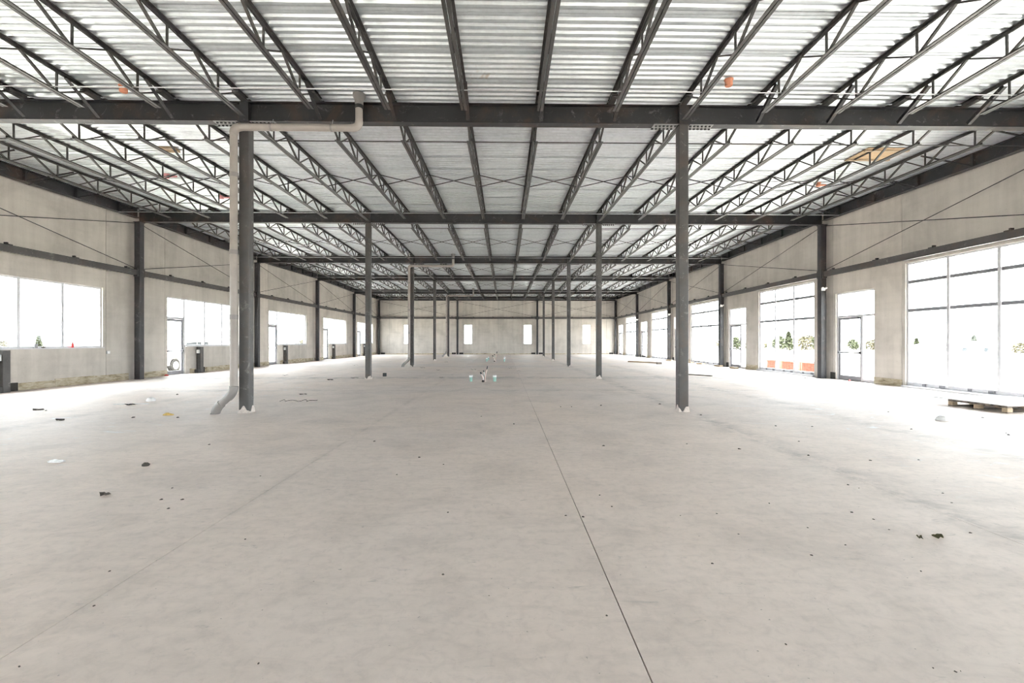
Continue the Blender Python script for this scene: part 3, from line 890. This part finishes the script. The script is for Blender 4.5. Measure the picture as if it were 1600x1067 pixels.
tag(o, 'pale flat board sheet laid on the wooden pallet', 'board')
mb = MB().box(-0.55, 0.55, -0.05, 0.05, 0, 0.04)
o = mb.build('timber_plank', 'old_wood', loc=(8.33, 19.28, 0)); o.rotation_euler = (0, 0, math.radians(-57))
tag(o, 'dark timber plank lying on the slab behind the storefront-side column', 'plank')
o = MB().box(-1.25, 1.25, -0.10, 0.10, 0, 0.09).build('timber_beam', 'wood', loc=(9.45, 31.0, 0)); o.rotation_euler = (0, 0, math.radians(-58))
tag(o, 'long pale timber lying towards the far storefronts', 'plank')
o = MB().box(-0.14, 0.14, -0.14, 0.14, 0, 0.14).build('timber_block', 'old_wood', loc=(9.9, 29.0, 0))
tag(o, 'short dark timber offcut at the end of the long pale timber', 'plank')
for i, (x, y) in enumerate(((12.3, 24.2), (12.45, 26.3), (12.45, 28.7), (12.5, 30.6), (12.4, 34.0))):
    o = MB().box(-0.11, 0.11, -0.28, 0.28, 0, 0.09).build('timber_offcut', 'wood', loc=(x, y, 0)); o.rotation_euler = (0, 0, 0.1 * i)
    tag(o, 'short timber offcut lying at the foot of the storefront wall', 'plank', 'offcuts by the storefronts')

# ------------------------------------------------------------------ small things on sills and floor
def bottle(x, y, z, h, r, m, label, cat):
    o = MB().lathe([(r * 0.9, 0), (r, 0.01), (r, h * 0.6), (r * 0.5, h * 0.78), (r * 0.42, h * 0.96), (r * 0.3, h)], 14).build('bottle' if cat == 'bottle' else 'can', m, loc=(x, y, z), smooth=True)
    tag(o, label, cat)
bottle(XL - 0.01, 15.42, 1.25, 0.19, 0.035, 'red', 'small red bottle standing on the window sill', 'bottle')
o = MB().lathe([(0.048, 0), (0.05, 0.006), (0.05, 0.125), (0.044, 0.135), (0.044, 0.13), (0.0, 0.13)], 16).build('can', 'grey_can', loc=(XL - 0.01, 14.22, 1.25), smooth=True)
tag(o, 'grey can standing on the window sill', 'can')
o = MB().tube([(0, -0.06, 0.02), (0.005, 0.0, 0.03), (0, 0.07, 0.02)], [0.012, 0.03, 0.010], 8).build('work_glove', 'stone', loc=(XL - 0.01, 14.45, 1.25)); tag(o, 'crumpled brown rag on the window sill beside the grey can', 'rag')
t = thing('wall_outlet', 'small white outlet box on the concrete beside the sill end', 'outlet', (XL, row(1) + 7.32, 1.06))
MB().box(0, 0.035, -0.06, 0.06, -0.05, 0.05).build('box', 'galv', t); MB().box(0.0355, 0.042, -0.055, 0.055, -0.045, 0.045).build('cover', 'white_plastic', t)
for x, y, lab in ((12.55, 16.35, 'small red plastic piece at the foot of the storefront door'), (-14.2, 19.35, 'small red plastic piece at the foot of the sill-side wall by the door')):
    o = MB().tube([(-0.06, -0.04, 0.03), (0.0, 0.0, 0.045), (0.05, 0.05, 0.03)], [0.02, 0.035, 0.025], 8).build('plastic_scrap', 'red', loc=(x, y, 0.0)); tag(o, lab, 'scrap')

def on_floor(u, v):
    f, vc = 711.11, 533.98
    a, b = (u - 800) / f, -(v - vc) / f
    c, s = math.cos(YAW), math.sin(YAW)
    t = -CAM_H / b
    return ((a * c + s) * t, (-a * s + c) * t, 0.0)
def lump(rnd, sx, sy, sz, seg=8, rings=4):
    mb = MB()
    for i in range(rings + 1):
        ph = (PI / 2) * i / rings
        for k in range(seg):
            an = 2 * PI * k / seg
            j = rnd.uniform(0.72, 1.2)
            mb.v.append((sx * math.cos(an) * math.cos(ph) * j, sy * math.sin(an) * math.cos(ph) * j, sz * math.sin(ph) * (j if i else 0)))
    for i in range(rings):
        for k in range(seg):
            k2 = (k + 1) % seg
            mb.f.append((i * seg + k, i * seg + k2, (i + 1) * seg + k2, (i + 1) * seg + k))
    mb.f.append(tuple(rings * seg + k for k in range(seg)))
    return mb
def curl(rnd, sx, sy, lift, n=6):
    """a bent flake with thickness"""
    mb = MB(); th = 0.004
    zs = [lift * (0.5 + 0.5 * math.sin(i * 1.7 + rnd.random() * 2)) for i in range(n + 1)]
    for layer in (0, 1):
        for i in range(n + 1):
            w = sy * (0.35 + 0.65 * math.sin(PI * (i + 0.4) / (n + 0.8))) * rnd.uniform(0.8, 1.1)
            x = -sx + 2 * sx * i / n
            mb.v += [(x, -w, zs[i] + layer * th + 0.001), (x, w, zs[i] * 0.6 + layer * th + 0.001)]
    m = 2 * (n + 1)
    for i in range(n):
        a = 2 * i
        mb.f += [(a, a + 1, a + 3, a + 2), (m + a + 2, m + a + 3, m + a + 1, m + a), (a, a + 2, m + a + 2, m + a), (a + 3, a + 1, m + a + 1, m + a + 3)]
    mb.f += [(0, m, m + 1, 1), (2 * n, 2 * n + 1, m + 2 * n + 1, m + 2 * n)]
    return mb
rnd = random.Random(3)
def place(x, y):
    if x < -8.3: a = 'on the slab along the sill-window wall'
    elif x < -2.31: a = 'on the slab by the drain-pipe column line'
    elif x < 0.63: a = 'between the two long central saw cuts'
    elif x < 3.71: a = 'between boldest saw cut and storefront-side columns'
    elif x < 6.7: a = 'just past the storefront-side columns'
    else: a = 'on the slab nearest the storefronts'
    return a + (', past the crosswise cut' if 5.58 < y < 9.4 else ', beyond the big drain pipe' if y >= 9.4 else ', away from columns')
PEBBLES = [(72, 642), (208, 653), (278, 653), (277, 617), (171, 893), (383, 843), (252, 781), (285, 781), (263, 795), (269, 763), (407, 744), (327, 695),
           (803, 663), (752, 651), (693, 726), (876, 636), (893, 636), (939, 634), (1031, 632), (937, 774), (956, 792), (911, 808), (884, 806), (1063, 806),
           (943, 697), (948, 962), (692, 898), (764, 931), (1516, 833), (1458, 1044), (1493, 1050), (1501, 1049), (1228, 1007), (1113, 881), (1487, 786),
           (1473, 771), (1342, 763), (1325, 758), (1435, 719), (1263, 712), (1212, 666), (1269, 667), (1576, 680), (1535, 653), (1388, 644), (1095, 649),
           (1073, 694), (1202, 787), (1365, 812), (1389, 828), (1331, 801), (1262, 825), (1154, 835), (1120, 803), (1268, 868), (1321, 852), (1439, 893),
           (147, 947), (30, 1042), (404, 1037), (1424, 671), (1248, 690), (1572, 677), (1155, 702), (620, 742), (655, 715), (700, 801), (585, 690), (1360, 720)]
for u, v in PEBBLES:
    x, y, z = on_floor(u, v)
    px = y / 711.0
    s = rnd.uniform(1.3, 2.7) * px
    o = lump(rnd, s, s * rnd.uniform(0.5, 0.9), s * 0.5, 7, 3).build('debris_crumb', 'stone', loc=(x, y, 0)); o.rotation_euler = (0, 0, rnd.uniform(0, 6))
    tag(o, 'small dark crumb %s' % place(x, y), 'debris', 'crumbs on the slab')
FLAKES = [(94, 657, 6, 'dark_scrap'), (203, 633, 6, 'dark_scrap'), (164, 774, 7, 'stone'), (473, 617, 6, 'dark_scrap'), (1437, 842, 4, 'leaf'), (516, 594, 5, 'dark_scrap'),
          (554, 591, 6, 'dark_scrap'), (555, 571, 4, 'dark_scrap'), (660, 575, 4, 'stone'), (685, 579, 3, 'stone'), (690, 591, 3, 'stone'), (697, 566, 3, 'stone'),
          (446, 587, 4, 'stone'), (1260, 592, 3, 'dark_scrap'), (740, 578, 4, 'stone'), (797, 576, 3, 'stone'), (60, 641, 7, 'stone'), (810, 580, 3, 'stone')]
for u, v, s, m in FLAKES:
    x, y, z = on_floor(u, v); px = y / 711.0
    o = curl(rnd, s * px, s * px * 0.8, 0.03).build('debris_flake', m, loc=(x, y, 0)); o.rotation_euler = (0, 0, rnd.uniform(-0.4, 0.4))
    tag(o, 'dark scrap flake %s' % place(x, y), 'debris', 'flakes on the slab')
def one(name, u, v, mb, m, label, cat, rz=0):
    x, y, z = on_floor(u, v)
    o = mb.build(name, m, loc=(x, y, 0)); o.rotation_euler = (0, 0, rz); tag(o, label, cat)
one('dry_leaf', 1465, 841, curl(rnd, 0.036, 0.022, 0.035), 'leaf', 'curled dark green leaf on the slab, largest scrap near the storefront joint', 'leaf')
one('debris_clod', 228, 728, lump(rnd, 0.045, 0.035, 0.035), 'dark_scrap', 'dark clod standing alone on the slab between drain pipe and sill wall', 'debris')
one('straw_wad', 263, 649, lump(rnd, 0.10, 0.06, 0.045), 'straw', 'yellow-brown wad of straw beside the tall drain pipe', 'debris')
one('plaster_lump', 236, 627, MB().lathe([(0.10, 0), (0.095, 0.03), (0.075, 0.07), (0.03, 0.09)], 14), 'white_plastic', 'white lump on the slab near the sill-window wall', 'debris')
one('plaster_scrap', 87, 722, lump(rnd, 0.10, 0.05, 0.03, 9, 4), 'white_plastic', 'flattened white plaster scrap on the slab towards the sill wall', 'debris')
one('plastic_lump', 1474, 657, MB().lathe([(0.115, 0), (0.11, 0.02), (0.09, 0.06), (0.055, 0.085), (0.015, 0.095)], 18), 'white_plastic', 'white domed plastic lump on the slab before the pallet', 'debris')
one('white_strip', 205, 632, MB().box(-0.36, 0.36, -0.03, 0.03, 0, 0.012), 'white_plastic', 'thin white strip lying under a black scrap near the sill wall', 'strip', 0.12)
one('black_can', 601, 588.5, MB().lathe([(0.075, 0), (0.08, 0.01), (0.08, 0.13), (0.07, 0.14)], 14), 'black', 'black cylinder on the slab beside the fourth-row column', 'can')
x, y, z = on_floor(466, 628)
pts = [(-0.45 + 0.9 * i / 24, 0.10 * math.sin(i * 0.9), 0.008 + 0.03 * abs(math.sin(i * 0.7))) for i in range(25)]
o = MB().tube(pts, 0.005, 6).build('wire_offcut', 'dark_scrap', loc=(x, y, 0)); tag(o, 'thin tangled wire offcut on the slab beside the column with the large drain', 'wire')

# ------------------------------------------------------------------ outdoors: field, trees, houses, brick stacks, a parked car
def ground_z(d): return -0.16 - 2.9 * max(0.0, min(1.0, (d - 8) / 160.0))
mb = MB()
ds = [0.0, 3, 8, 20, 45, 80, 120, 168, 300, 700]
def ring(d): return [(XL - WT - d, YB - WT - d), (XR + WT + d, YB - WT - d), (XR + WT + d, YF + WT + d), (XL - WT - d, YF + WT + d)]
for d in ds:
    for x, y in ring(d): mb.v.append((x, y, ground_z(d)))
for i in range(len(ds) - 1):
    for k in range(4):
        k2 = (k + 1) % 4
        mb.f.append((i * 4 + k, (i + 1) * 4 + k, (i + 1) * 4 + k2, i * 4 + k2))
structure('ground', mb.mesh('ground', 'ground'))

def tree_mesh(rnd, h, w, conifer):
    cr = MB()
    for _ in range(420):
        t = rnd.random() ** 0.8
        zz = h * (0.16 + 0.84 * t)
        rad = w * ((1 - t) ** 0.8 if conifer else math.sqrt(max(0.02, 1 - (2 * t - 0.9) ** 2 / 1.25)))
        an, rr = rnd.uniform(0, 2 * PI), rad * math.sqrt(rnd.random())
        c = Vector((rr * math.cos(an), rr * math.sin(an), zz)); s = h * rnd.uniform(0.06, 0.12)
        m = Matrix.Rotation(rnd.uniform(0, 6), 3, 'Z') @ Matrix.Rotation(rnd.uniform(0, 3), 3, 'X')
        n = len(cr.v)
        cr.v += [tuple(c + m @ Vector(q)) for q in ((-s, 0, 0), (0, -s * 0.6, s * 0.2), (s, 0, 0), (0, s * 0.6, s * 0.2))]
        cr.f.append((n, n + 1, n + 2, n + 3))
    return cr
def tree_proto(seed, h, w, conifer, leafmat):
    r = random.Random(seed)
    return tree_mesh(r, h, w, conifer).mesh('crown', leafmat), MB().tube([(0, 0, -0.3), (0.03, 0, h * 0.4), (0, 0.02, h * 0.8)], [h * 0.03, h * 0.02, h * 0.008], 8).mesh('trunk', 'bark')
PROTOS = [tree_proto(1, 4.6, 1.9, False, 'foliage'), tree_proto(2, 4.2, 2.4, False, 'foliage_dry'), tree_proto(3, 5.2, 1.3, True, 'foliage')]
def plant(i, x, y, s, label, grp):
    d = max(XL - x, x - XR, y - YF, 0)
    t = thing('tree', label, 'tree', (x, y, ground_z(d)), grp); t.scale = (s, s, s); t.rotation_euler = (0, 0, i * 1.3)
    link('crown', PROTOS[i % 3][0], t); link('trunk', PROTOS[i % 3][1], t)
NAMES = ['round green tree in the tree line past the storefront field', 'broad dry-leaved tree in the tree line past the storefront field', 'pointed conifer in the tree line past the storefront field']
r = random.Random(11)
i = 0
for yy in [*range(40, 118, 9), *range(120, 184, 4), *range(188, 300, 9)]:                                     # far line seen through the storefront glass
    x = 150 + r.uniform(-14, 14)
    plant(i, x, yy + r.uniform(-3, 3), r.uniform(0.75, 1.15), NAMES[i % 3], 'tree line past the field'); i += 1
for j, (x, y, s) in enumerate(((62, 88, 0.85), (70, 104, 0.9), (58, 92, 0.8), (84, 138, 1.0), (66, 118, 0.9), (92, 170, 1.1), (78, 152, 1.0))):
    plant(j, x, y, s, ['round green tree', 'broad dry-leaved tree', 'pointed conifer'][j % 3] + ' standing in the field outside the storefronts', 'trees in the field')
for j in range(14):
    plant(j, -120 - r.uniform(0, 30), 60 + 17 * j + r.uniform(-5, 5), r.uniform(0.9, 1.4), ['round green tree', 'broad dry-leaved tree', 'pointed conifer'][j % 3] + ' far outside the sill windows', 'trees outside the sill windows')
def house(x, y, w, d, h, label, rz=0):
    g = ground_z(max(XL - x, x - XR, 0))
    t = thing('house', label, 'house', (x, y, g)); t.rotation_euler = (0, 0, rz)
    MB().box(-w / 2, w / 2, -d / 2, d / 2, -0.3, h).build('wall', 'siding', t)
    MB().prism([(-w / 2 - 0.4, 0), (w / 2 + 0.4, 0), (0, h * 0.55)], (0, d / 2 + 0.4, h), (0, -d / 2 - 0.4, h)).build('roof', 'shingle', t)
    for s in (-1, 1):
        for yy in (-d * 0.3, 0, d * 0.3):
            f = MB().box(s * w / 2, s * (w / 2 + 0.05), yy - 0.6, yy + 0.6, h * 0.35, h * 0.75).build('window', 'car_glass', t)
    for xx in (-w * 0.25, w * 0.25): MB().box(xx - 0.5, xx + 0.5, -d / 2 - 0.05, -d / 2, h * 0.35, h * 0.75).build('window', 'car_glass', t)
house(96, 150, 9, 12, 2.6, 'low white house with dark windows among trees past the storefronts', 0.3)
house(128, 128, 10, 16, 2.4, 'pale house with grey roof at the field edge', -0.2)
house(-95, 150, 12, 40, 4.5, 'long pale building far outside the sill windows', 0.1)

def brick_stack(x, y, label):
    t = thing('brick_stack', label, 'brick stack', (x, y, -0.16), 'brick stacks outside')
    p = MB()
    for q in (-0.42, 0, 0.42): p.box(q - 0.05, q + 0.05, -0.6, 0.6, 0, 0.08)
    p.box(-0.5, 0.5, -0.62, 0.62, 0.08, 0.10); p.build('pallet_base', 'wood', t)
    for c in range(6):
        for i in range(4):
            for j in range(5):
                link('brick', BRICK, t, (-0.36 + 0.24 * i + 0.0, -0.48 + 0.24 * j, 0.135 + 0.078 * c))
BRICK = MB().box(-0.112, 0.112, -0.115, 0.115, -0.034, 0.036).mesh('brick', 'brick')
brick_stack(15.35, 23.6, 'pallet of red bricks outside the storefront, nearer the tall column')
brick_stack(15.45, 25.2, 'pallet of red bricks outside the storefront, farther of the pair')
brick_stack(15.35, 21.95, 'pallet of red bricks outside the storefront, nearest the storefront door')

def car(x, y, label):
    t = thing('car', label, 'car', (x, y, -0.16))
    side = [(-2.3, 0.35), (-2.32, 0.75), (-2.2, 0.95), (-1.2, 1.05), (-0.55, 1.62), (1.35, 1.68), (2.05, 1.1), (2.25, 1.0), (2.28, 0.4), (1.9, 0.32)]
    def arch(c): return [(c + 0.42 * math.cos(a), 0.34 + 0.42 * math.sin(a)) for a in [PI * i / 10 for i in range(11)]]
    prof = side + arch(1.42) + [(0.9, 0.28), (-0.9, 0.28)] + arch(-1.40) + [(-1.9, 0.32)]
    MB().prism([(-a, b) for a, b in prof], (-0.88, 0, 0), (0.88, 0, 0)).build('body', 'car_paint', t)
    for s in (-1, 1):
        for q in ([(-0.95, 1.08), (-0.5, 1.54), (0.28, 1.57), (0.28, 1.08)], [(0.36, 1.08), (0.36, 1.57), (1.25, 1.58), (1.6, 1.12)]):
            MB().prism([(-a, b) for a, b in q], (s * 0.881, 0, 0), (s * 0.89, 0, 0)).build('side_window', 'car_glass', t)
        for c in (-1.40, 1.42):
            w = MB().prism([(0.33 * math.cos(2 * PI * i / 20), 0.33 * math.sin(2 * PI * i / 20)) for i in range(20)], (s * 0.66, c, 0.33), (s * 0.90, c, 0.33)).build('wheel', 'rubber', t)
            MB().prism([(0.21 * math.cos(2 * PI * i / 16), 0.21 * math.sin(2 * PI * i / 16)) for i in range(16)], (s * 0.90, c, 0.33), (s * 0.915, c, 0.33)).build('rim', 'galv', w)
        MB().box(s * 0.84, s * 0.885, -2.33, -2.05, 0.72, 0.88).build('tail_lamp', 'red', t)
car(-18.6, 26.2, 'white car parked outside the glazed door in the sill wall')
